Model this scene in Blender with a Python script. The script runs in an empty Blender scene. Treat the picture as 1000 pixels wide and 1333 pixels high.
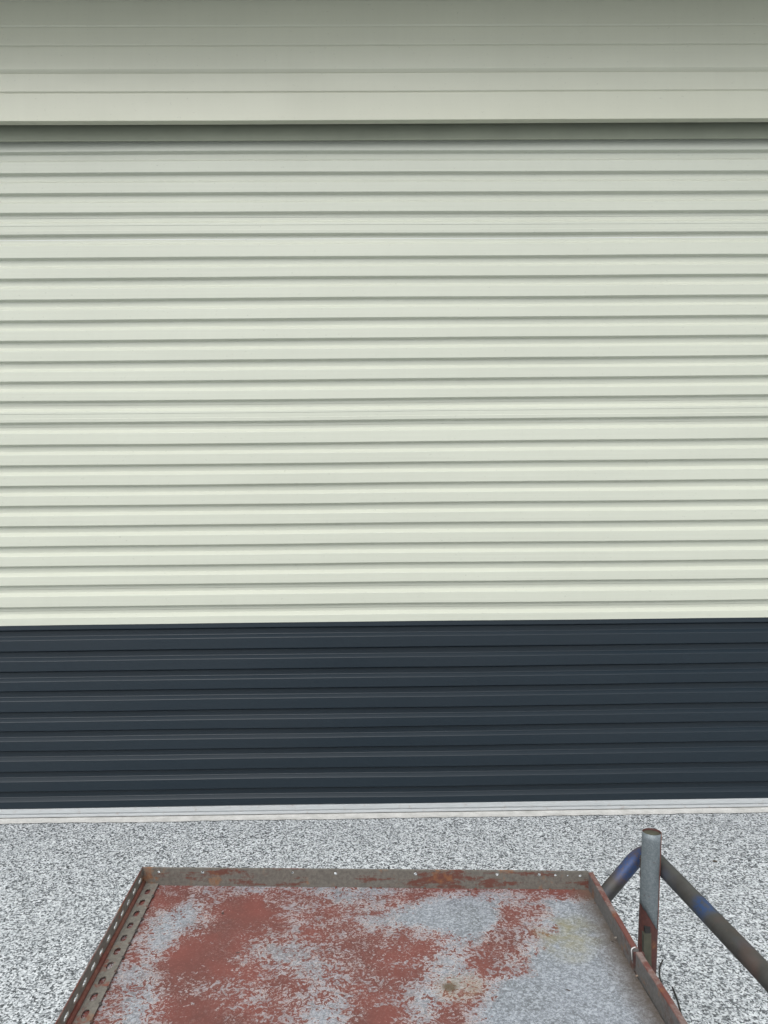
import bpy, bmesh, math, random
from mathutils import Vector, Matrix, noise
R = math.radians
random.seed(7)
scn = bpy.context.scene
col = scn.collection

# ------------------------------------------------------------------ camera, sky, sun, exposure
cd = bpy.data.cameras.new("camera")
cam = bpy.data.objects.new("camera", cd); col.objects.link(cam)
cd.sensor_fit = 'HORIZONTAL'; cd.sensor_width = 36; cd.lens = 36.0
cd.clip_start = 0.05; cd.clip_end = 600
cam.matrix_world = (Matrix.Translation((0, 0, 1.55)) @ Matrix.Rotation(R(-0.7), 4, 'Z')
                    @ Matrix.Rotation(R(90 - 0.63), 4, 'X') @ Matrix.Rotation(R(-0.57), 4, 'Z'))
scn.camera = cam

SUN_EL, SUN_AZ = 49.0, 200.0          # azimuth from +Y, clockwise: behind the camera, a little to its left
w = bpy.data.worlds.new("World"); scn.world = w; w.use_nodes = True
wn = w.node_tree.nodes; wl = w.node_tree.links
bg = wn['Background']
sky = wn.new('ShaderNodeTexSky'); sky.sky_type = 'NISHITA'; sky.sun_disc = False
sky.sun_elevation = R(SUN_EL); sky.sun_rotation = R(SUN_AZ)
sky.air_density = 1.0; sky.dust_density = 6.0; sky.ozone_density = 1.0
hs = wn.new('ShaderNodeHueSaturation'); hs.inputs['Saturation'].default_value = 0.30
wl.new(sky.outputs[0], hs.inputs['Color'])
cloud = wn.new('ShaderNodeMix'); cloud.data_type = 'RGBA'; cloud.inputs[0].default_value = 0.55      # even cloud deck over the sky
cloud.inputs[7].default_value = (6.45, 6.7, 7.05, 1)
wl.new(hs.outputs[0], cloud.inputs[6]); wl.new(cloud.outputs[2], bg.inputs['Color'])
bg.inputs['Strength'].default_value = 0.13
sd = bpy.data.lights.new("sun", 'SUN'); sun = bpy.data.objects.new("sun", sd); col.objects.link(sun)
sd.energy = 0.85; sd.angle = R(40); sd.color = (1.0, 0.985, 0.955)
a, e = R(SUN_AZ), R(SUN_EL)
sdir = Vector((math.sin(a) * math.cos(e), math.cos(a) * math.cos(e), math.sin(e)))
sun.rotation_euler = sdir.to_track_quat('Z', 'Y').to_euler()
scn.view_settings.view_transform = 'Standard'
scn.view_settings.look = 'None'
scn.view_settings.gamma = 1.0
scn.view_settings.use_curve_mapping = False
scn.view_settings.exposure = 0.66

# ------------------------------------------------------------------ node helper
class NT:
    def __init__(s, name):
        s.m = bpy.data.materials.new(name); s.m.use_nodes = True
        s.t = s.m.node_tree; s.b = s.t.nodes['Principled BSDF']
        s.co = s.n('ShaderNodeTexCoord').outputs['Object']
        s.geo = s.n('ShaderNodeNewGeometry').outputs['Position']
    def n(s, typ, **kw):
        o = s.t.nodes.new(typ)
        for k, v in kw.items(): setattr(o, k, v)
        return o
    def put(s, sock, v):
        if hasattr(v, 'is_output') or isinstance(v, bpy.types.NodeSocket): s.t.links.new(v, sock)
        else:
            if isinstance(v, (tuple, list)) and len(v) == 3 and len(sock.default_value) == 4: v = (*v, 1)
            sock.default_value = v
    def map(s, vec, sc):
        o = s.n('ShaderNodeMapping'); s.put(o.inputs['Vector'], vec); s.put(o.inputs['Scale'], sc); return o.outputs[0]
    def noise(s, vec, scale, detail=4, rough=.55, dist=0., out='Fac'):
        o = s.n('ShaderNodeTexNoise'); s.put(o.inputs['Vector'], vec)
        for k, v in (('Scale', scale), ('Detail', detail), ('Roughness', rough), ('Distortion', dist)): o.inputs[k].default_value = v
        return o.outputs[out]
    def voro(s, vec, scale, feat='F1', out='Color', rand=1.):
        o = s.n('ShaderNodeTexVoronoi', feature=feat); s.put(o.inputs['Vector'], vec)
        o.inputs['Scale'].default_value = scale; o.inputs['Randomness'].default_value = rand
        return o.outputs[out]
    def math(s, op, a, b=0., c=0., clamp=False):
        o = s.n('ShaderNodeMath', operation=op, use_clamp=clamp)
        s.put(o.inputs[0], a); s.put(o.inputs[1], b)
        if op in ('MULTIPLY_ADD',): s.put(o.inputs[2], c)
        return o.outputs[0]
    def mr(s, v, a, b, c=0., d=1., smooth=False):
        o = s.n('ShaderNodeMapRange'); o.clamp = True
        if smooth: o.interpolation_type = 'SMOOTHSTEP'
        s.put(o.inputs[0], v)
        for i, x in zip((1, 2, 3, 4), (a, b, c, d)): s.put(o.inputs[i], x)
        return o.outputs[0]
    def mix(s, f, a, b, mode='MIX'):
        o = s.n('ShaderNodeMix', data_type='RGBA', blend_type=mode)
        s.put(o.inputs[0], f); s.put(o.inputs[6], a); s.put(o.inputs[7], b); return o.outputs[2]
    def ramp(s, v, stops, const=False):
        o = s.n('ShaderNodeValToRGB'); s.put(o.inputs[0], v); r = o.color_ramp
        if const: r.interpolation = 'CONSTANT'
        while len(r.elements) < len(stops): r.elements.new(.5)
        for el, (p, c) in zip(r.elements, stops): el.position = p; el.color = (*c, 1)
        return o.outputs[0]
    def sep(s, vec):
        o = s.n('ShaderNodeSeparateXYZ'); s.put(o.inputs[0], vec); return o.outputs
    def bump(s, h, dist=.001, strength=1.):
        o = s.n('ShaderNodeBump'); s.put(o.inputs['Height'], h); o.inputs['Distance'].default_value = dist
        o.inputs['Strength'].default_value = strength; s.t.links.new(o.outputs[0], s.b.inputs['Normal'])
    def set(s, **kw):
        for k, v in kw.items(): s.put(s.b.inputs[k.replace('_', ' ')], v)
        return s.m
    def near(s, pts):
        """mask: 1 near any of the given points (x,y,z,radius), soft"""
        res = None
        for (x, y, z, r) in pts:
            o = s.n('ShaderNodeVectorMath', operation='DISTANCE'); s.put(o.inputs[0], s.geo); o.inputs[1].default_value = (x, y, z)
            m = s.mr(o.outputs['Value'], r * .35, r, 1., 0., True)
            res = m if res is None else s.math('MAXIMUM', res, m)
        return res

# ------------------------------------------------------------------ materials
def painted_steel(name, c, rough, spec, dirt, streak):
    t = NT(name)
    big = t.noise(t.map(t.geo, (.7, .7, 1.6)), 1.6, 3)
    hz = t.noise(t.map(t.geo, (.35, 1, 60)), 3., 4, .6)           # fine streaks along the rolling direction
    vs = t.noise(t.map(t.geo, (14, 1, .8)), 2., 4, .6)            # faint rain runs
    fine = t.noise(t.geo, 420, 2)
    f = t.math('ADD', t.math('MULTIPLY', big, .75), t.math('MULTIPLY', vs, .25))
    cc = t.mix(t.mr(f, .38, .66, 0, dirt), c, tuple(x * .80 for x in c))
    cc = t.mix(t.mr(hz, .35, .70, 0, streak), cc, tuple(x * .84 for x in c))
    sp = t.noise(t.map(t.geo, (1, 1, 1.6)), 55, 3, .7)            # odd specks of grime
    cc = t.mix(t.mr(sp, .66, .74, 0, .45), cc, tuple(x * .55 for x in c))
    t.bump(t.math('ADD', t.math('MULTIPLY', hz, .6), t.math('MULTIPLY', fine, .12)), .0006, .35)
    return t.set(Base_Color=cc, Roughness=t.mr(big, .3, .7, rough - .05, rough + .08), Specular_IOR_Level=spec)
CREAM = painted_steel('cream_paint', (.490, .510, .435), .42, .40, .22, .26)
HEADER = painted_steel('header_paint', (.495, .503, .408), .33, .5, .30, .10)
DARK = painted_steel('ironstone_paint', (.0088, .0170, .0248), .40, .36, .4, .3)

def alu():
    t = NT('aluminium')
    n = t.noise(t.map(t.geo, (3, 3, 60)), 5, 4); g = t.noise(t.geo, 38, 5, .7)
    c = t.mix(t.mr(n, .3, .7), (.47, .495, .505), (.38, .40, .41))
    c = t.mix(t.mr(g, .58, .72, 0, .7), c, (.32, .27, .24))
    return t.set(Base_Color=c, Roughness=.45, Metallic=.25)
ALU = alu()
def flat(name, c, rough=.6, metal=0., var=.25, scale=30):
    t = NT(name); n = t.noise(t.geo, scale, 5, .6)
    cc = t.mix(t.mr(n, .3, .7), c, tuple(x * (1 - var) for x in c))
    t.bump(n, .001, .3)
    return t.set(Base_Color=cc, Roughness=rough, Metallic=metal)
RUBBER = flat('rubber', (.02, .02, .02), .8)
SEALRUB = flat('seal_rubber', (.055, .045, .042), .8)
SHADOWTRIM = flat('shade_trim_paint', (.215, .235, .175), .55, 0, .15, 4)  # colour darkened to carry the shade under the header lip

def concrete_agg():
    t = NT('exposed_aggregate')
    wob = t.n('ShaderNodeVectorMath', operation='MULTIPLY_ADD')
    t.put(wob.inputs[0], t.noise(t.geo, 260, 2, .5, 0, 'Color')); wob.inputs[1].default_value = (.004, .004, .004); t.put(wob.inputs[2], t.geo)
    v1 = t.sep(t.voro(wob.outputs[0], 135)); d1 = t.voro(wob.outputs[0], 135, 'F1', 'Distance')
    v2 = t.sep(t.voro(wob.outputs[0], 215))
    stone = t.ramp(v1[0], [(0, (.015, .018, .020)), (.15, (.07, .078, .082)), (.29, (.20, .215, .22)), (.40, (.46, .485, .495)), (.54, (.72, .745, .75)), (.78, (.90, .92, .92))], True)
    small = t.ramp(v2[1], [(0, (.02, .024, .028)), (.24, (.26, .28, .29)), (.40, (.60, .625, .635)), (.70, (.88, .90, .90))], True)
    c = t.mix(t.mr(v1[1], .50, .52), small, stone)
    c = t.mix(t.mr(d1, .62, .80, 0, .75), c, (.20, .21, .215))
    big = t.noise(t.geo, 1.3, 4, .6); mid = t.noise(t.geo, 9, 4, .6)
    c = t.mix(t.mr(big, .35, .65, 0, .22), c, (.40, .42, .43))
    c = t.mix(t.mr(mid, .52, .72, 0, .20), c, (.22, .225, .225))
    h = t.math('ADD', t.mr(d1, 0, .6, 1, 0), t.math('MULTIPLY', v2[2], .5))
    c = t.mix(1., c, (.77, .79, .81), 'MULTIPLY')
    t.bump(h, .0016, .38)
    return t.set(Base_Color=c, Roughness=.72, Specular_IOR_Level=.35)
AGG = concrete_agg()
def sillmat():
    t = NT('smooth_concrete'); n = t.noise(t.geo, 14, 6, .65); f = t.noise(t.geo, 160, 3)
    c = t.mix(t.mr(n, .35, .7), (.60, .60, .58), (.42, .42, .40)); c = t.mix(t.mr(f, .56, .72, 0, .5), c, (.25, .25, .24))
    t.bump(f, .002, .6); return t.set(Base_Color=c, Roughness=.8)
SILL = sillmat()

def galv_color(t, vec):
    sp = t.sep(t.voro(vec, 95)); n = t.noise(vec, 30, 6, .7); m = t.noise(vec, 5.5, 5, .6)
    s = t.noise(vec, 165, 5, .8, .6)
    c = t.mix(t.mr(m, .38, .62), (.33, .36, .395), (.185, .20, .21))
    c = t.mix(t.mr(n, .46, .62, 0, .7), c, (.42, .45, .49))
    c = t.mix(t.mr(sp[0], 0, 1, 0, .25), c, (.28, .31, .34))
    c = t.mix(t.mr(s, .49, .59, 0, .85), c, (.60, .64, .68))
    c = t.mix(t.mr(s, .38, .50, .75, 0), c, (.15, .16, .17))
    return c, n, s

def tray_mat():
    t = NT('flaking_red_on_galvanised')
    at = t.n('ShaderNodeAttribute', attribute_name='coverage'); p = at.outputs['Fac']
    gr = t.n('ShaderNodeAttribute', attribute_name='grain').outputs['Fac']
    g, n, s = galv_color(t, t.geo)
    g = t.mix(1., g, (.76, .765, .79), 'MULTIPLY')
    warp = t.n('ShaderNodeVectorMath', operation='MULTIPLY_ADD')
    t.put(warp.inputs[0], t.noise(t.geo, 55, 3, .6, 0, 'Color')); warp.inputs[1].default_value = (.012, .012, .012); t.put(warp.inputs[2], t.geo)
    n1 = t.noise(warp.outputs[0], 26, 7, .62); n2 = t.noise(t.geo, 210, 4, .7); n3 = t.noise(t.geo, 50, 4, .58, 1.9)
    N = t.math('ADD', t.math('ADD', t.math('MULTIPLY', n1, .24), t.math('MULTIPLY', n2, .34)), t.math('MULTIPLY', n3, .42))
    thr = t.math('ADD', t.math('MULTIPLY_ADD', p, .185, .418), t.math('ADD', t.mr(p, .02, .16, -.09, 0), t.mr(p, .78, .95, 0, .05)))
    d = t.math('SUBTRACT', thr, N)                                # >0 paint stays
    mask = t.mr(d, -.004, .006)
    lift = t.math('MULTIPLY', t.mr(d, -.024, -.006, 0, 1), t.mr(p, .08, .22, 0, 1))
    lift = t.math('MULTIPLY', lift, t.mr(t.noise(t.geo, 21, 3), .42, .56, .15, 1))
    g = t.mix(t.math('MULTIPLY', lift, .9), g, (.80, .79, .78))
    # worn film: a thin pinkish veil where the primer is rubbed through
    film = t.math('MULTIPLY', t.mr(d, -.16, .0, .12, .55), t.mr(p, .15, .6, 0, 1))
    g = t.mix(film, g, (.27, .155, .14))
    red = t.mix(t.mr(t.noise(t.geo, 9, 4), .35, .65), (.160, .046, .036), (.110, .037, .030))
    red = t.mix(t.mr(n2, .55, .68, 0, .35), red, (.36, .16, .13))
    red = t.mix(t.mr(n3, .36, .46, .5, 0), red, (.13, .04, .03))
    c = t.mix(mask, g, red)
    ps = t.noise(t.map(t.geo, (1, .8, 1)), 185, 4, .75, .8)                     # fine pale scrapes over the primer
    sc = t.math('MULTIPLY', t.mr(ps, .545, .60), t.mr(p, .95, .45, 0, .75))
    sc = t.math('MULTIPLY', sc, t.mr(t.noise(t.geo, 13, 3), .42, .58, .25, 1))
    c = t.mix(t.math('MULTIPLY', sc, t.mr(p, .15, .4)), c, (.50, .43, .41))
    # rust-yellow stains and one dark drip mark
    ys = t.math('MULTIPLY', t.near([(.44, 1.76, .556, .10), (.42, 1.70, .556, .075)]), t.mr(t.noise(t.geo, 14, 5, .6), .35, .65))
    c = t.mix(t.math('MULTIPLY', ys, .75), c, (.26, .23, .10))
    y2 = t.math('MULTIPLY', t.near([(.155, 1.56, .556, .06), (.185, 1.57, .556, .05)]), t.mr(n3, .3, .6))
    c = t.mix(t.math('MULTIPLY', y2, .35), c, (.36, .27, .14))
    c = t.mix(t.math('MULTIPLY', t.near([(.144, 1.565, .556, .021)]), .85), c, (.09, .06, .03))
    # brown tone deepening towards the right edge
    x, y, z = t.sep(t.geo)
    ed = t.mr(t.math('ADD', x, t.math('MULTIPLY', n1, .05)), .500, .562, 0, .85)
    c = t.mix(ed, c, (.10, .075, .055))
    spk = t.noise(t.geo, 48, 2, .5)
    c = t.mix(t.mr(spk, .745, .765, 0, .9), c, (.035, .02, .018))
    t.bump(t.math('ADD', t.math('MULTIPLY', mask, 1.), t.math('MULTIPLY', n, .5)), .0009, .7)
    return t.set(Base_Color=c, Roughness=t.mix(mask, (.5, .5, .5), (.7, .7, .7)), Metallic=t.math('MULTIPLY', t.mr(mask, 0, 1, 1, 0), .25))
TRAY = tray_mat()

def rusty(name, base, rust, lo=.50, hi=.60, metal=.1, scale=14, sx=(1, 1, 1.6)):
    t = NT(name); n = t.noise(t.map(t.geo, sx), scale, 7, .65, .4); f = t.noise(t.geo, 120, 4, .7)
    c = t.mix(t.mr(f, .35, .7), base, tuple(x * .6 for x in base))
    nn = t.math('ADD', t.math('MULTIPLY', n, .8), t.math('MULTIPLY', f, .2))
    c = t.mix(t.mr(nn, lo, hi), c, rust)
    o = t.noise(t.geo, 22, 5, .6)
    c = t.mix(t.mr(o, .58, .68, 0, .6), c, (.22, .095, .035))
    t.bump(t.math('ADD', n, f), .0012, .5)
    return t.set(Base_Color=c, Roughness=.72, Metallic=metal)
LIPM = rusty('weathered_angle_steel', (.135, .125, .108), (.10, .036, .025), .52, .58, .1, 22, (.28, 1, 1.5))
LIPTOP = rusty('worn_red_edge', (.21, .155, .14), (.125, .042, .033), .42, .54)
SLOTM = rusty('slotted_angle_steel', (.19, .175, .15), (.19, .055, .035), .56, .64)
FOLD = rusty('rust_red_fold', (.19, .08, .055), (.125, .034, .024), .40, .60)
RAILIN = rusty('inner_rail_steel', (.13, .125, .12), (.09, .045, .035), .56, .66)
POSTRED = rusty('red_brown_post', (.090, .030, .024), (.050, .020, .017), .46, .62, 0)
CHASSIS = rusty('chassis_steel', (.05, .045, .04), (.09, .03, .02))
BRIGHT = flat('bright_rivet', (.75, .75, .74), .35, .3)
def galv():
    t = NT('galvanised_sleeve'); c, n, s = galv_color(t, t.geo)
    c = t.mix(.84, c, (.115, .142, .152)); r = t.noise(t.geo, 30, 5, .6)
    c = t.mix(t.mr(r, .64, .69, 0, .9), c, (.10, .05, .035))
    t.bump(n, .0006, .4); return t.set(Base_Color=c, Roughness=.5, Metallic=.35)
GALV = galv()
def pipe_mat():
    t = NT('heat_tinted_pipe'); n = t.noise(t.geo, 11, 5, .6); f = t.noise(t.geo, 90, 5, .7)
    c = t.mix(t.mr(n, .38, .62), (.045, .042, .038), (.068, .068, .065))
    c = t.mix(t.mr(t.noise(t.geo, 6.5, 3), .52, .70, 0, .75), c, (.105, .062, .050))
    bl = t.math('MULTIPLY', t.near([(.685, 2.075, .555, .065), (.705, 2.075, .575, .04), (.770, 1.775, .60, .050)]), t.mr(f, .32, .55))
    c = t.mix(t.math('MULTIPLY', bl, .75), c, (.006, .055, .19))
    b2 = t.mr(t.noise(t.geo, 8, 3), .54, .66, 0, .35)
    c = t.mix(b2, c, (.03, .05, .12))
    c = t.mix(t.mr(f, .62, .72, 0, .5), c, (.16, .10, .08))
    t.bump(f, .0008, .4)
    return t.set(Base_Color=c, Roughness=.5, Metallic=.3)
PIPE = pipe_mat()
OLIVE = flat('olive_plate', (.085, .085, .06), .6, .2, .4, 40)
TWIG = flat('black_wire', (.02, .018, .015), .6)
LEAF = flat('dry_leaf', (.06, .045, .03), .9)

# ------------------------------------------------------------------ mesh helpers
def link(name, bm, mats, parent=None, smooth=False, weld=True):
    if weld: bmesh.ops.remove_doubles(bm, verts=bm.verts, dist=1e-6)
    me = bpy.data.meshes.new(name)
    if parent is not None:
        off = parent_pos(parent); bmesh.ops.translate(bm, vec=-off, verts=bm.verts)
    bm.to_mesh(me); bm.free()
    for m in (mats if isinstance(mats, (list, tuple)) else [mats]): me.materials.append(m)
    if smooth:
        for p in me.polygons: p.use_smooth = True
    o = bpy.data.objects.new(name, me); col.objects.link(o)
    if parent is not None: o.parent = parent
    return o
def parent_pos(p):
    v = Vector(p.location)
    while p.parent: p = p.parent; v += Vector(p.location)
    return v
def thing(name, label, cat, loc, group=None):
    o = bpy.data.objects.new(name, None); o.location = loc; o.empty_display_size = .1; col.objects.link(o)
    o['label'] = label; o['category'] = cat
    if group: o['group'] = group
    return o
def tag(o, label, cat, group=None):
    o['label'] = label; o['category'] = cat
    if group: o['group'] = group
    return o
def box(bm, x0, x1, y0, y1, z0, z1, mi=0, bev=0.):
    r = bmesh.ops.create_cube(bm, size=1)
    for v in r['verts']:
        v.co = Vector(((x0 + x1) / 2 + v.co.x * (x1 - x0), (y0 + y1) / 2 + v.co.y * (y1 - y0), (z0 + z1) / 2 + v.co.z * (z1 - z0)))
    fs = {f for v in r['verts'] for f in v.link_faces}
    for f in fs: f.material_index = mi
    if bev: bmesh.ops.bevel(bm, geom=list({e for f in fs for e in f.edges}), offset=bev, segments=2, affect='EDGES', profile=.6)
def roundpts(pts, r, seg=3):
    out = [pts[0]]
    for i in range(1, len(pts) - 1):
        p0, p, p1 = (Vector(q) for q in (pts[i - 1], pts[i], pts[i + 1]))
        a = (p0 - p); b = (p1 - p); rr = min(r, a.length * .45, b.length * .45)
        a = p + a.normalized() * rr; b = p + b.normalized() * rr
        for k in range(seg + 1):
            t = k / seg; out.append(tuple(a * (1 - t) ** 2 + p * 2 * t * (1 - t) + b * t * t))
    out.append(pts[-1]); return out
def sweep_x(bm, prof, x0, x1, nx, disp=None, mats=None, closed=False):
    """profile of (y,z) swept along x; mats(y,z)->material index"""
    rows = []
    for i in range(nx + 1):
        x = x0 + (x1 - x0) * i / nx
        row = []
        for (y, z) in prof:
            dy, dz = disp(x, z) if disp else (0, 0)
            row.append(bm.verts.new((x, y + dy, z + dz)))
        rows.append(row)
    n = len(prof)
    for i in range(nx):
        for j in range(n if closed else n - 1):
            k = (j + 1) % n
            f = bm.faces.new((rows[i][j], rows[i + 1][j], rows[i + 1][k], rows[i][k]))
            f.smooth = True
            for ed in f.edges:
                if abs(ed.verts[0].co.x - ed.verts[1].co.x) > 1e-4: ed.smooth = False
            if mats: f.material_index = mats((prof[j][1] + prof[k][1]) / 2)
    if closed:
        bm.faces.new(rows[0]); bm.faces.new(rows[-1][::-1])
def tube(bm, pts, r, seg=16, cap=True):
    rings = []
    up = Vector((0, 0, 1))
    prev = None
    for i, p in enumerate(pts):
        p = Vector(p)
        t = (Vector(pts[min(i + 1, len(pts) - 1)]) - Vector(pts[max(i - 1, 0)])).normalized()
        if prev is None:
            a = t.cross(up if abs(t.z) < .9 else Vector((1, 0, 0))).normalized()
        else: a = (prev - t * prev.dot(t)).normalized()
        prev = a; b = t.cross(a)
        rr = r[i] if isinstance(r, (list, tuple)) else r
        rings.append([bm.verts.new(p + (a * math.cos(q) + b * math.sin(q)) * rr) for q in (2 * math.pi * k / seg for k in range(seg))])
    for i in range(len(rings) - 1):
        for k in range(seg):
            f = bm.faces.new((rings[i][k], rings[i][(k + 1) % seg], rings[i + 1][(k + 1) % seg], rings[i + 1][k])); f.smooth = True
    if cap: bm.faces.new(rings[0][::-1]); bm.faces.new(rings[-1])
def fillet3(pts, r, seg=7):
    out = [Vector(pts[0])]
    for i in range(1, len(pts) - 1):
        p0, p, p1 = (Vector(q) for q in (pts[i - 1], pts[i], pts[i + 1]))
        a = p0 - p; b = p1 - p; rr = min(r, a.length * .48, b.length * .48)
        a = p + a.normalized() * rr; b = p + b.normalized() * rr
        for k in range(seg + 1):
            t = k / seg; out.append(a * (1 - t) ** 2 + p * 2 * t * (1 - t) + b * t * t)
    out.append(Vector(pts[-1])); return out

def plate(bm, O, U, V, L, H, holes, th, mi=0, seg=14, bend=None):
    """sheet L x H from O along unit U and V, thickness th along -(U x V), with real oblong holes (u, v, half_u, half_v)"""
    O = Vector(O); U = Vector(U).normalized(); V = Vector(V).normalized(); N = U.cross(V)
    def P(u, v, s):
        p = O + U * u + V * v - N * (th if s else 0)
        return p
    holes = sorted(holes); cuts = [0.]
    for i in range(len(holes) - 1): cuts.append((holes[i][0] + holes[i][2] + holes[i + 1][0] - holes[i + 1][2]) / 2)
    cuts.append(L)
    if not holes:
        cuts = [0., L]
    def quad(ps, s):
        f = bm.faces.new([bm.verts.new(P(u, v, s)) for u, v in (ps if not s else ps[::-1])]); f.material_index = mi
    for i in range(len(cuts) - 1):
        a, b = cuts[i], cuts[i + 1]
        if not holes:
            for s in (0, 1): quad([(a, 0), (b, 0), (b, H), (a, H)], s)
            continue
        hu, hv, ru, rv = holes[i]
        w = max(ru, rv) * 1.15; l, r_ = max(a, hu - w), min(b, hu + w)
        for s in (0, 1):
            if l > a + 1e-5: quad([(a, 0), (l, 0), (l, H), (a, H)], s)
            if r_ < b - 1e-5: quad([(r_, 0), (b, 0), (b, H), (r_, H)], s)
        ring = []; rect = []
        angs = [2 * math.pi * k / seg for k in range(seg)]
        for q in (math.atan2(0 - hv, l - hu), math.atan2(0 - hv, r_ - hu), math.atan2(H - hv, l - hu), math.atan2(H - hv, r_ - hu)): angs.append(q % (2 * math.pi))
        angs = sorted(set(round(q, 5) for q in angs))
        for q in angs:
            cx, sy = math.cos(q), math.sin(q)
            ss = lambda v, e=.75: math.copysign(abs(v) ** e, v)
            ring.append((hu + ru * ss(cx), hv + rv * ss(sy)))
            ts = []
            if cx > 1e-6: ts.append((r_ - hu) / cx)
            if cx < -1e-6: ts.append((l - hu) / cx)
            if sy > 1e-6: ts.append((H - hv) / sy)
            if sy < -1e-6: ts.append((0 - hv) / sy)
            tt = min(ts); rect.append((hu + cx * tt, hv + sy * tt))
        m = len(angs)
        for k in range(m):
            k2 = (k + 1) % m
            for s in (0, 1): quad([rect[k], rect[k2], ring[k2], ring[k]], s)
            f = bm.faces.new([bm.verts.new(P(*ring[k], 0)), bm.verts.new(P(*ring[k2], 0)), bm.verts.new(P(*ring[k2], 1)), bm.verts.new(P(*ring[k], 1))]); f.material_index = mi
    for (q0, q1) in (((0, 0), (L, 0)), ((L, 0), (L, H)), ((L, H), (0, H)), ((0, H), (0, 0))):
        f = bm.faces.new([bm.verts.new(P(*q0, 0)), bm.verts.new(P(*q0, 1)), bm.verts.new(P(*q1, 1)), bm.verts.new(P(*q1, 0))]); f.material_index = mi

# ------------------------------------------------------------------ ground
bm = bmesh.new(); box(bm, -150, 150, -150, 150, -.3, 0)
o = link('ground', bm, AGG); o['kind'] = 'structure'
bm = bmesh.new()                                                      # smooth concrete threshold, its edge wavering against the aggregate
N = 260; prev = None
for i in range(N + 1):
    x = -3.3 + 6.6 * i / N
    y = 3.757 + noise.noise(Vector((x * 2.2, 3, 0))) * .010 + noise.noise(Vector((x * 17, 0, 4))) * .007
    cur = (bm.verts.new((x, y, .004)), bm.verts.new((x, 4.3, .004)))
    if prev: bm.faces.new((prev[0], cur[0], cur[1], prev[1]))
    prev = cur
o = link('door_threshold', bm, SILL); o['kind'] = 'structure'

# ------------------------------------------------------------------ roller door
D = 3.83; X0, X1 = -2.75, 2.75
door = thing('roller_door', 'wide closed steel roller door, cream ribbed slats above and dark charcoal ones below', 'roller door', (0, D, 0))
Z = [3.4054, 3.3014, 3.1973, 3.0977, 3.0015, 2.8946, 2.7804, 2.6806, 2.5769, 2.4751, 2.3754, 2.2731, 2.173, 2.0766, 1.9695, 1.8594, 1.7575,
     1.6552, 1.5551, 1.4541, 1.3532, 1.2541, 1.1587, 1.0518, .938, .8341, .7331, .6352, .5318, .4361, .3364, .2329, .1331, .0468]
ZCOL = .9617
def ddisp(x, z):
    n1 = noise.noise(Vector((x * .55, z * 1.1, 2.2))); n2 = noise.noise(Vector((x * 1.9, z * 9.0, 7.7)))
    n3 = noise.noise(Vector((x * .9, z * 2.6, 31)))
    return n3 * .0055 + n2 * .0012, n1 * .0045 + n2 * .0011
REC, UN, SL = .0190, .0074, .0158
seams = {5, 14, 23}
for i in range(1, len(Z)):
    zt, zb = Z[i - 1], Z[i]; p = zt - zb
    rec = .0275 if p < .1055 else .031
    ytop = D + REC
    pts = [(ytop, zt - UN - rec * .5), (ytop, zt - UN - rec), (D, zt - UN - rec - SL)]
    zo = zt - UN - rec - SL
    if i in seams and i != 23:
        h = zo - zb                                                     # the lap where one sheet is crimped over the next
        pts += [(D - .0002, zo - h * .22), (D + .0013, zo - h * .23), (D + .0013, zo - h * .66), (D - .0010, zo - h * .67)]
    if i == 24:
        pts += [(D - .0005, ZCOL), (D - .0005, ZCOL - .0004), (D + .0012, ZCOL - .0008)]
    last = i == len(Z) - 1
    if last: pts += [(D, zb), (D + .012, zb)]
    else: pts += [(D, zb), (D + REC, zb - UN), (D + REC, zb - UN - .0142)]
    prof = roundpts(pts, .0024, 3)
    bm = bmesh.new()
    if i == 24: mt = (lambda z: 0 if z > ZCOL - .0003 else 1); mats = [CREAM, DARK]
    else: mt = None; mats = CREAM if i < 24 else DARK
    sweep_x(bm, prof, X0, X1, 44, ddisp, mt)
    link('slat', bm, mats, door)
bm = bmesh.new()
sweep_x(bm, roundpts([(D + .012, .0475), (D - .006, .0475), (D - .008, .0260), (D - .002, .0245), (D - .002, .0215), (D - .011, .0195), (D - .012, .0085), (D + .03, .0085), (D + .03, .0475)], .0012, 2), X0, X1, 24, closed=True)
link('bottom_rail', bm, ALU, door)
bm = bmesh.new(); box(bm, X0, X1, D - .006, D + .02, .0045, .0084); link('bottom_seal', bm, SEALRUB, door)
for s in (-1, 1):
    bm = bmesh.new(); xa, xb = sorted((s * 2.72, s * 2.82)); box(bm, xa, xb, D - .035, D - .030, .005, 3.36); box(bm, xa, xb, D + .05, D + .055, .005, 3.36)
    xa, xb = sorted((s * 2.815, s * 2.82)); box(bm, xa, xb, D - .030, D + .05, .005, 3.36)
    link('guide_rail', bm, ALU, door)
bm = bmesh.new()                                                        # the coil of the door above the opening, behind the header
tube(bm, [(X0, 4.15, 3.75), (X1, 4.15, 3.75)], .22, 32); link('door_coil', bm, CREAM, door)

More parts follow.
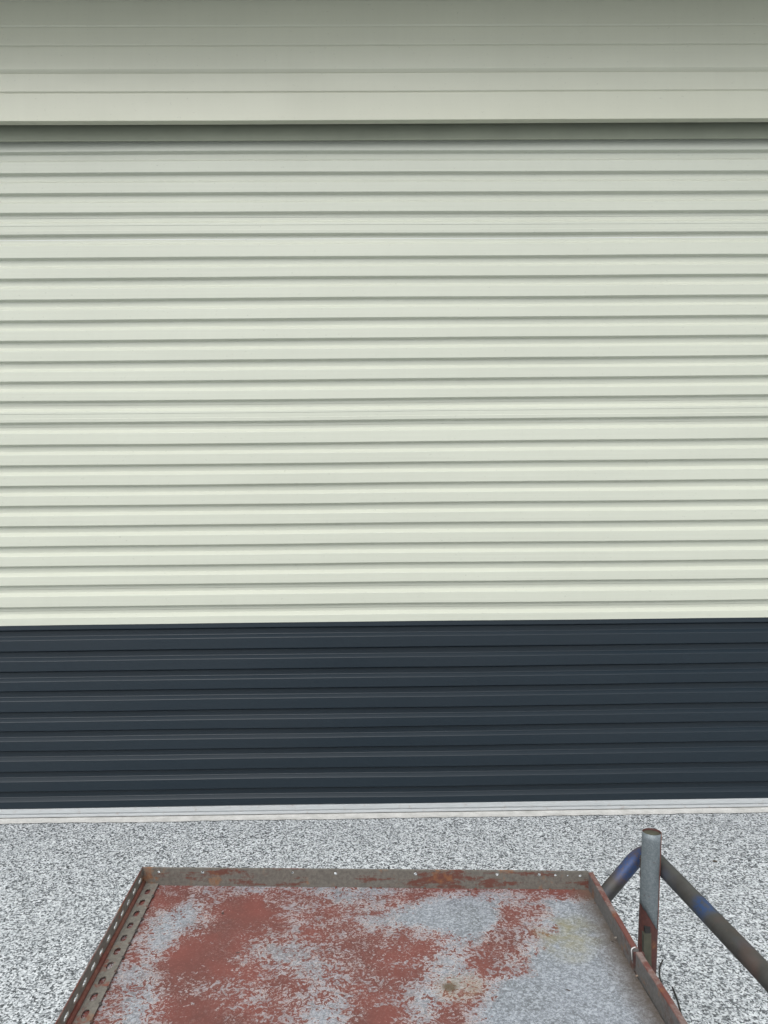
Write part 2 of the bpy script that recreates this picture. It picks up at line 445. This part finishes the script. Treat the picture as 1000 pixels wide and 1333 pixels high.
# ------------------------------------------------------------------ the shed wall round the door
shed = thing('shed', 'cream metal clad shed wall with flat header boards above the roller door', 'building', (0, 3.72, 0))
F = 3.72
hz = [(3.628, 3.3977, 3.5327), (3.847, 3.628, 3.755), (4.066, 3.847, 3.970), (4.26, 4.066, 4.16)]
def hdisp(x, z):
    return noise.noise(Vector((x * .8, z * 2.0, 9))) * .003 + noise.noise(Vector((x * 2.3, z * 5.0, 19))) * .0008, noise.noise(Vector((x * .4, z, 5))) * .0022
for k, (zt, zb, zg) in enumerate(hz):
    st = (.011, .011, .004, .005)[k]; up = (.011, .004, .005, .007)[k]
    pts = [(F + up, zt), (F + .001, zt - .004), (F + .001, zg + .006), (F + .0065, zg + .001), (F, zg - .0035)]
    pts += [(F, zb), (F + .040, zb), (F + .040, zb + .03)] if k == 0 else [(F, zb + st * 1.5), (F + st, zb)]
    bm = bmesh.new(); sweep_x(bm, roundpts(pts, .002, 2), -6, 6, 70, hdisp); link('cladding_board', bm, HEADER, shed)
bm = bmesh.new(); box(bm, -2.9, 2.9, 3.797, 3.803, 3.338, 3.47, bev=.001); box(bm, -2.9, 2.9, 3.803, 3.85, 3.40, 3.47); link('head_shade_trim', bm, SHADOWTRIM, shed)  # dark strip whose colour stands in for the recess shade above the curtain
bm = bmesh.new(); box(bm, -6, 6, 3.762, 3.796, 3.43, 4.26); link('lintel', bm, CHASSIS, shed)
for s in (-1, 1):
    z = .06; k = 0
    while z < 3.39:
        zt = min(z + .22, 3.3976); xa, xb = sorted((s * 2.86, s * 6.0))
        pts = [(F + .012, zt), (F + .004, zt - .008), (F + .002, (z + zt) / 2 + .004), (F + .006, (z + zt) / 2), (F + .0015, (z + zt) / 2 - .004), (F, z), (F + .012, z)]
        bm = bmesh.new(); sweep_x(bm, pts, xa, xb, 10); link('cladding_board', bm, CREAM, shed); z = zt
    bm = bmesh.new(); xa, xb = sorted((s * 2.80, s * 2.86)); box(bm, xa, xb, F - .012, D + .06, .0, 3.397, bev=.003); link('door_jamb', bm, DARK, shed)
    bm = bmesh.new(); xa, xb = sorted((s * 2.9, s * 6.0)); box(bm, xa, xb, F + .02, 3.80, 0, 4.26); link('wall_core', bm, CHASSIS, shed)
    bm = bmesh.new(); xa, xb = sorted((s * 5.95, s * 6.0)); box(bm, xa, xb, 3.80, 9.5, 0, 4.26); link('side_wall', bm, CREAM, shed)
bm = bmesh.new(); box(bm, -6, 6, 9.45, 9.5, 0, 4.26); link('rear_wall', bm, CREAM, shed)
EAVE = .52
bm = bmesh.new(); box(bm, -6.2, 6.2, F - EAVE, F + .03, 4.030, 4.043); link('eave_soffit', bm, HEADER, shed)
bm = bmesh.new(); box(bm, -6.2, 6.2, F - EAVE - .02, F - EAVE, 4.00, 4.40, bev=.003); link('fascia', bm, DARK, shed)
bm = bmesh.new()
v = [bm.verts.new(c) for c in ((-6.25, F - EAVE - .04, 4.40), (6.25, F - EAVE - .04, 4.40), (6.25, 9.8, 5.1), (-6.25, 9.8, 5.1), (-6.25, F - EAVE - .04, 4.43), (6.25, F - EAVE - .04, 4.43), (6.25, 9.8, 5.13), (-6.25, 9.8, 5.13))]
for q in ((3, 2, 1, 0), (4, 5, 6, 7), (0, 1, 5, 4), (1, 2, 6, 5), (2, 3, 7, 6), (3, 0, 4, 7)): bm.faces.new([v[i] for i in q])
link('roof', bm, DARK, shed)

# ------------------------------------------------------------------ trailer
TR = thing('trailer', 'old steel tray trailer with flaking red paint, rusty rims, a post and a bent pipe', 'trailer', (0, 1.4, 0))
ZR, ZF = .600, .555
A = Vector((-.6196, 2.0131)); B = Vector((.5389, 1.9538)); A2 = Vector((-.5700, .72)); B1 = Vector((.5385, 1.6081)); B2 = Vector((.566, .72))
COV = ["67656444422233222222223456667765678888863000", "77766445544444432222223456667765678888872000", "78876445677756664222345553222322455567871000",
 "67653235789875445544444321100113333112210000", "66532135788876445654432110000017665200000000", "55521235788766555654322110000026532100000000",
 "64532366887655556655554543211255443100000000", "65542388777543344556666665322565432000000000", "66542798887533334567776654346754210000000000",
 "64433698788654333356766643247644100000000000", "66433476677665543346667642235444100000000000", "64542356555555654444555432244200000000000000",
 "66552246787655653334665313453000000000000000", "66652256888776653235886335631000000000000000", "66653246788776653235886345531000000000000000",
 "66665235788776653235886345521000000000000000", "66665325688877654235885345420000000000000000", "66666523678877664235885346410000000000000000"]
def cov(x, y):
    a = min(max((x + .62) / .03, 0), 42.99); b = min(max((2.01 - y) / .04, 0), 16.99)
    i, j = int(a), int(b); a -= i; b -= j
    g = lambda jj, ii: int(COV[jj][ii])
    return ((g(j, i) * (1 - a) + g(j, i + 1) * a) * (1 - b) + (g(j + 1, i) * (1 - a) + g(j + 1, i + 1) * a) * b) / 9.
nu, nv = 110, 120
bm = bmesh.new(); grid = []; lay = bm.verts.layers.float.new('coverage')
for j in range(nv + 1):
    v = j / nv; row = []
    l = A.lerp(A2, v)
    r = B.lerp(B1, v * (1.9538 - .72) / (1.9538 - 1.6081)) if v * (1.9538 - .72) < (1.9538 - 1.6081) else B1.lerp(B2, (v * (1.9538 - .72) - .3457) / (1.6081 - .72))
    for i in range(nu + 1):
        q = l.lerp(r, i / nu)
        z = ZF + noise.noise(Vector((q.x * 3, q.y * 3, 0))) * .0022 + noise.noise(Vector((q.x * 9, q.y * 9, 3))) * .0006
        vt = bm.verts.new((q.x, q.y, z)); vt[lay] = cov(q.x, q.y); row.append(vt)
    grid.append(row)
for j in range(nv):
    for i in range(nu):
        f = bm.faces.new((grid[j][i], grid[j + 1][i], grid[j + 1][i + 1], grid[j][i + 1])); f.smooth = True
low = [[bm.verts.new((grid[j][i].co.x, grid[j][i].co.y, ZF - .006)) for i in (0, nu)] for j in (0, nv)]
bm.faces.new((low[0][0], low[0][1], low[1][1], low[1][0]))
link('tray_floor', bm, TRAY, TR)

# far lip: upright angle leg with punched holes you can see the ground through
def lip_dir(a, b): d = (b - a); return Vector((d.x, d.y, 0)).normalized(), d.length
U, L = lip_dir(A, B)
bm = bmesh.new()
hx = [(-.575, .0355, .0030), (-.4591, .0355, .0036), (-.223, .0372, .0026), (-.1108, .0360, .0034), (.0963, .0365, .0036), (.3058, .0368, .0034), (.4138, .0375, .0034), (.4549, .0362, .0028), (.4862, .0357, .0020), (.5174, .0352, .0030)]
th = .0028
plate(bm, (A.x, A.y, ZF), U, (0, 0, 1), L, ZR - ZF, [((x - A.x) / U.x, z, r * 1.15, r * 1.15) for x, z, r in hx], -th)
link('front_lip', bm, LIPM, TR)
bm = bmesh.new()                                                       # worn top edge bead
tube(bm, [Vector((A.x, A.y, ZR)) + Vector((0, .0014, 0)) + U * (L * k / 40) + Vector((0, 0, noise.noise(Vector((k * .5, 0, 0))) * .0008)) for k in range(41)], .0022, 8)
link('rim_bead', bm, LIPM, TR)
bm = bmesh.new()
for x in (-.11, -.02, .005, .12, .25, .335, .44, .50):                       # rivets where the lip meets the floor
    p = Vector((x, A.y + U.y / U.x * (x - A.x) - .006, ZF + .002)); r0 = bmesh.ops.create_uvsphere(bm, u_segments=8, v_segments=5, radius=.0034, matrix=Matrix.Translation(p) @ Matrix.Diagonal((1, 1, .6, 1)))
o = link('rivet', bm, FOLD, TR); o['kind'] = 'stuff'
bm = bmesh.new()                                                       # odd loose studs in the slots and corner bolt, bright
# near rim, out of the picture
U2, L2 = lip_dir(A2, B2)
bm.free(); bm = bmesh.new(); plate(bm, (A2.x, A2.y, ZF), U2, (0, 0, 1), L2, ZR - ZF, [], th); link('rear_lip', bm, LIPM, TR)

# left rim: slotted angle, both legs punched
UL, LL = lip_dir(A, A2)
NL = Vector((-UL.y, UL.x, 0))                                          # towards the inside of the tray
if NL.x < 0: NL = -NL
P0 = Vector((A.x, A.y, 0))
bm = bmesh.new()
sl = [(.030 + .0525 * k, .0255, .0140, .0052) for k in range(24) if .03 + .0525 * k + .016 < LL]
plate(bm, P0 + Vector((0, 0, ZF + .0)), UL, (0, 0, 1), LL, ZR - ZF, sl, .0022)
link('slotted_side_rim', bm, SLOTM, TR)
bm = bmesh.new()
sl = [(.045 + .0525 * k,   .0235, .0140, .0066) for k in range(24) if .045 + .0525 * k + .016 < LL]
plate(bm, P0 + Vector((0, 0, ZF + .0062)) + NL * .002 + UL * .003, UL, NL, LL - .006, .042, sl, .0022)
fl = link('slotted_floor_flange', bm, SLOTM, TR)
bm = bmesh.new()                                                       # rust red inner fold between the two legs
tube(bm, [P0 + NL * .0045 + Vector((0, 0, ZF + .0085)) + UL * (LL * k / 30) for k in range(31)], .0062, 10)
link('fold_bead', bm, FOLD, TR)
bm = bmesh.new()
tube(bm, [P0 + NL * .001 + Vector((0, 0, ZR)) + UL * (LL * k / 30) for k in range(31)], .0019, 8); link('rim_bead', bm, LIPTOP, TR)
bm = bmesh.new()                                                       # notches / tack welds along the flange edge
for k in range(24):
    u = .07 + .0525 * k
    if u > LL - .02: break
    p = P0 + NL * .0440 + UL * u + Vector((0, 0, ZF + .004)); bmesh.ops.create_uvsphere(bm, u_segments=8, v_segments=5, radius=.0042, matrix=Matrix.Translation(p) @ Matrix.Diagonal((1, 1.2, .8, 1)))
o = link('tack_weld', bm, CHASSIS, TR); o['kind'] = 'stuff'

# right rim: two lengths of rolled rail that meet with a gap
def rail(a, b, name, drop=0.):
    U, L = lip_dir(a, b)
    Nn = Vector((U.y, -U.x, 0))
    if Nn.x < 0: Nn = -Nn                                              # outwards
    bm = bmesh.new(); segs = 26; prof = roundpts([(.0, ZF - .03), (.0, ZR - .002), (.0015, ZR), (.0125, ZR - .0005), (.0135, ZR - .003), (.0135, ZF - .03)], .0012, 2)
    rows = []
    for i in range(segs + 1):
        c = Vector((a.x, a.y, 0)) + U * (L * i / segs)
        w = noise.noise(Vector((c.y * 6, c.x, 1))) * .0012; zz = noise.noise(Vector((c.y * 5, 3, 1))) * .0012 - drop
        rows.append([bm.verts.new(c + Nn * (q[0] + w) + Vector((0, 0, q[1] + zz))) for q in prof])
    for i in range(segs):
        for j in range(len(prof) - 1):
            f = bm.faces.new((rows[i][j], rows[i + 1][j], rows[i + 1][j + 1], rows[i][j + 1])); f.smooth = False
            zc = (prof[j][1] + prof[j + 1][1]) / 2
            f.material_index = 1 if zc > ZR - .0035 else 0
    bm.faces.new(rows[0]); bm.faces.new(rows[-1][::-1])
    bmesh.ops.recalc_face_normals(bm, faces=bm.faces)
    return link(name, bm, [RAILIN, LIPTOP], TR)
j1 = B1 + Vector((0, .0065)); j2 = B1 + Vector((.0025, -.0065))
rail(B, j1, 'side_rail'); rail(j2, B2, 'side_rail')
bm = bmesh.new()                                                       # bright clip at the joint
tube(bm, fillet3([(B1.x - .002, B1.y + .004, ZR - .022), (B1.x - .0035, B1.y + .004, ZR + .001), (B1.x + .006, B1.y + .006, ZR + .003)], .006, 4), .0011, 8)
link('joint_clip', bm, BRIGHT, TR)
bm = bmesh.new(); box(bm, B1.x + .001, B1.x + .022, B1.y - .006, B1.y + .006, ZR - .03, ZR - .007); link('joint_tongue', bm, POSTRED, TR)
for (x, y) in ((.5335, 1.715), (.5335, 1.575), (.5365, 1.36)):                       # bolts through the inner face
    bm = bmesh.new(); bmesh.ops.create_cone(bm, cap_ends=True, segments=8, radius1=.0022, radius2=.0015, depth=.005, matrix=Matrix.Translation((x, y, ZF + .011)) @ Matrix.Rotation(R(-90), 4, 'Y'))
    link('bolt', bm, SLOTM if y > 1.5 else CHASSIS, TR)

# post: tube with a galvanised sleeve that is torn off lower down
post = bpy.data.objects.new('post', None)
ptop = Vector((.7130, 1.98, .689)); pbot = Vector((.6955, 1.985, .262))
bm = bmesh.new(); seg = 28; ax = (pbot - ptop)
def ringp(t, r, k, n=seg): q = 2 * math.pi * k / n; return ptop + ax * t + Vector((math.cos(q), math.sin(q), 0)) * r
rings = [[bm.verts.new(ringp(t, .0243, k)) for k in range(seg)] for t in (0, .2, .4, .6, .8, 1)]
inn = [[bm.verts.new(ringp(t, .0232, k)) for k in range(seg)] for t in (0, .012, .16)]
for i in range(5):
    for k in range(seg):
        f = bm.faces.new((rings[i][k], rings[i + 1][k], rings[i + 1][(k + 1) % seg], rings[i][(k + 1) % seg])); f.smooth = True
for k in range(seg):
    bm.faces.new((rings[0][k], rings[0][(k + 1) % seg], inn[0][(k + 1) % seg], inn[0][k]))
    for i in range(2):
        f = bm.faces.new((inn[i][k], inn[i][(k + 1) % seg], inn[i + 1][(k + 1) % seg], inn[i + 1][k])); f.smooth = True
bm.faces.new(rings[-1][::-1])
bmesh.ops.recalc_face_normals(bm, faces=bm.faces)
P = link('post', bm, POSTRED, TR)
bm = bmesh.new(); bm2 = [bm.verts.new(ringp(.012, .0231, k)) for k in range(seg)]; bm.faces.new(bm2); link('post_plug', bm, OLIVE, P)
bm = bmesh.new()                                                       # sleeve
cols_ = []; nk = 26; a0, a1 = R(-182), R(-50)
for k in range(nk + 1):
    q = a0 + (a1 - a0) * k / nk
    fx = (math.cos(q) + 1) / 2                                         # 0 left .. 1 right
    zl = .500 - .075 * fx if fx > .18 else .52 - .15 * fx
    zl = .505 - .062 * min(1, fx * 1.25) + noise.noise(Vector((q * 3, 0, 1))) * .005
    t1 = (ptop.z - zl) / (ptop.z - pbot.z)
    c_ = []
    for m in range(13):
        t = -.004 + (t1 + .004) * m / 12
        c_.append((ptop + ax * t + Vector((math.cos(q), math.sin(q), 0)) * (.0256 + .0004 * noise.noise(Vector((q * 2, t * 9, 0)))), Vector((math.cos(q), math.sin(q), 0))))
    cols_.append(c_)
g0 = [[bm.verts.new(p) for p, n_ in c_] for c_ in cols_]; g1 = [[bm.verts.new(p - n_ * .0011) for p, n_ in c_] for c_ in cols_]
for k in range(nk):
    for m in range(12):
        f = bm.faces.new((g0[k][m], g0[k][m + 1], g0[k + 1][m + 1], g0[k + 1][m])); f.smooth = True
        bm.faces.new((g1[k][m], g1[k + 1][m], g1[k + 1][m + 1], g1[k][m + 1]))
    bm.faces.new((g0[k][0], g0[k + 1][0], g1[k + 1][0], g1[k][0])); bm.faces.new((g0[k][12], g1[k][12], g1[k + 1][12], g0[k + 1][12]))
for m in range(12):
    bm.faces.new((g0[0][m], g1[0][m], g1[0][m + 1], g0[0][m + 1])); bm.faces.new((g0[nk][m], g0[nk][m + 1], g1[nk][m + 1], g1[nk][m]))
link('galvanised_sleeve', bm, GALV, P)
bm = bmesh.new()                                                       # seam strip down the right of the sleeve
tube(bm, [ptop + ax * t + Vector((math.cos(R(-49)), math.sin(R(-49)), 0)) * .0262 for t in [.002 + .56 * k / 14 for k in range(15)]], .0011, 6); link('seam', bm, FOLD, P)
bm = bmesh.new(); c = ptop + ax * .575
box(bm, c.x - .0215, c.x - .0015, c.y - .0265, c.y - .012, .32, .437, bev=.001); link('latch_plate', bm, OLIVE, P)
bm = bmesh.new(); box(bm, c.x - .0175, c.x - .004, c.y - .0268, c.y - .0155, .437, .453); link('latch_slot', bm, RUBBER, P)

# bent pipe
path = [(.825, .45, .585), (.8040, 1.20, .585), (.7859, 1.533, .585), (.742, 2.10, .588), (.700, 2.118, .560), (.6128, 2.10, .4645), (.50, 2.07, .345), (.36, 2.02, .29)]
pp = fillet3([(.34, .84, .52), (.50, .82, .50), (.81, .82, .585), path[2], (.7385, 2.108, .5885), (.50, 2.07, .345), (.36, 2.0, .29)], .055, 10)
bm = bmesh.new(); tube(bm, pp, .0215, 22); link('bent_pipe', bm, PIPE, TR)

bm = bmesh.new()                                                       # rough weld where the pipe is stuck to the post
rnd = random.Random(3)
for k in range(12):
    for sx_ in (-1, 1):
        q = Vector((.7135 + sx_ * (.0205 + rnd.uniform(-.001, .001)), 1.994 + .010, .545 + .0062 * k)); bmesh.ops.create_uvsphere(bm, u_segments=7, v_segments=5, radius=rnd.uniform(.004, .0056), matrix=Matrix.Translation(q))
o = link('weld_bead', bm, CHASSIS, TR, smooth=True); o['kind'] = 'stuff'
bm = bmesh.new(); tube(bm, [(.712, 2.0, .570), (.735, 2.088, .575)], .009, 12); link('gusset', bm, CHASSIS, TR)

# running gear below the tray
for x in (-.38, .34):
    bm = bmesh.new(); box(bm, x - .02, x + .02, .80, 1.99, .470, .548, bev=.003); link('chassis_rail', bm, CHASSIS, TR)
bm = bmesh.new(); box(bm, -.42, .69, 1.962, 2.0, .262, .300, bev=.003)
for x in (-.38, .34): box(bm, x - .015, x + .015, 1.965, 1.995, .300, .470)
link('cross_member', bm, CHASSIS, TR)
bm = bmesh.new(); tube(bm, [(-.40, 1.25, .20), (.36, 1.25, .20)], .018, 12)
for x in (-.36, .32): box(bm, x - .02, x + .02, 1.22, 1.28, .20, .47)
link('axle', bm, CHASSIS, TR)
for x in (-.44, .40):
    bm = bmesh.new(); bmesh.ops.create_cone(bm, cap_ends=True, segments=24, radius1=.12, radius2=.12, depth=.08, matrix=Matrix.Translation((x, 1.25, .20)) @ Matrix.Rotation(R(90), 4, 'Y'))
    wh = link('wheel', bm, CHASSIS, TR)
    bm = bmesh.new(); rr = []
    for k in range(28):
        q = 2 * math.pi * k / 28
        rr.append([bm.verts.new((x + dx, 1.25 + math.cos(q) * r, .20 + math.sin(q) * r)) for dx, r in ((-.045, .125), (-.05, .165), (-.035, .195), (0, .1995), (.035, .195), (.05, .165), (.045, .125))])
    for k in range(28):
        for m in range(7):
            bm.faces.new((rr[k][m], rr[(k + 1) % 28][m], rr[(k + 1) % 28][(m + 1) % 7], rr[k][(m + 1) % 7]))
    link('tyre', bm, RUBBER, wh)
bm = bmesh.new(); tube(bm, [(-.02, 1.90, .47), (-.02, 1.90, .012)], .018, 12); box(bm, -.06, .02, 1.86, 1.94, .0, .012); box(bm, -.40, .36, 1.88, 1.92, .47, .50)
link('stand', bm, CHASSIS, TR)

# ------------------------------------------------------------------ small things on the ground
def wire(pts, r, label):
    bm = bmesh.new(); tube(bm, fillet3(pts, .05, 5), r, 8); return tag(link('wire_offcut', bm, TWIG), label, 'wire', 'wire offcuts on the ground')
wire([(.905, 2.44, .004), (.912, 2.472, .006), (.925, 2.51, .008), (.951, 2.545, .012)], .0026, 'short black wire end lying on the speckled concrete close to the post')
wire([(.889, 2.22, .004), (.903, 2.27, .006), (.918, 2.335, .010), (.926, 2.40, .012)], .0030, 'longer curved black wire lying by the tray rim in the bottom right')
def chip(x, y, s, label, mat, cat='leaf'):
    bm = bmesh.new(); bmesh.ops.create_icosphere(bm, subdivisions=2, radius=1)
    for v in bm.verts:
        k = 1 + .25 * noise.noise(v.co * 1.4 + Vector((x, y, 0)))
        v.co = Vector((v.co.x * s * k + x, v.co.y * s * .7 * k + y, v.co.z * s * .22 * k + s * .2))
    return tag(link('dry_leaf' if cat == 'leaf' else 'pebble', bm, mat, smooth=True), label, cat)
chip(1.4456, 3.262, .010, 'small dark leaf scrap on the pale aggregate to the right of the post', LEAF)
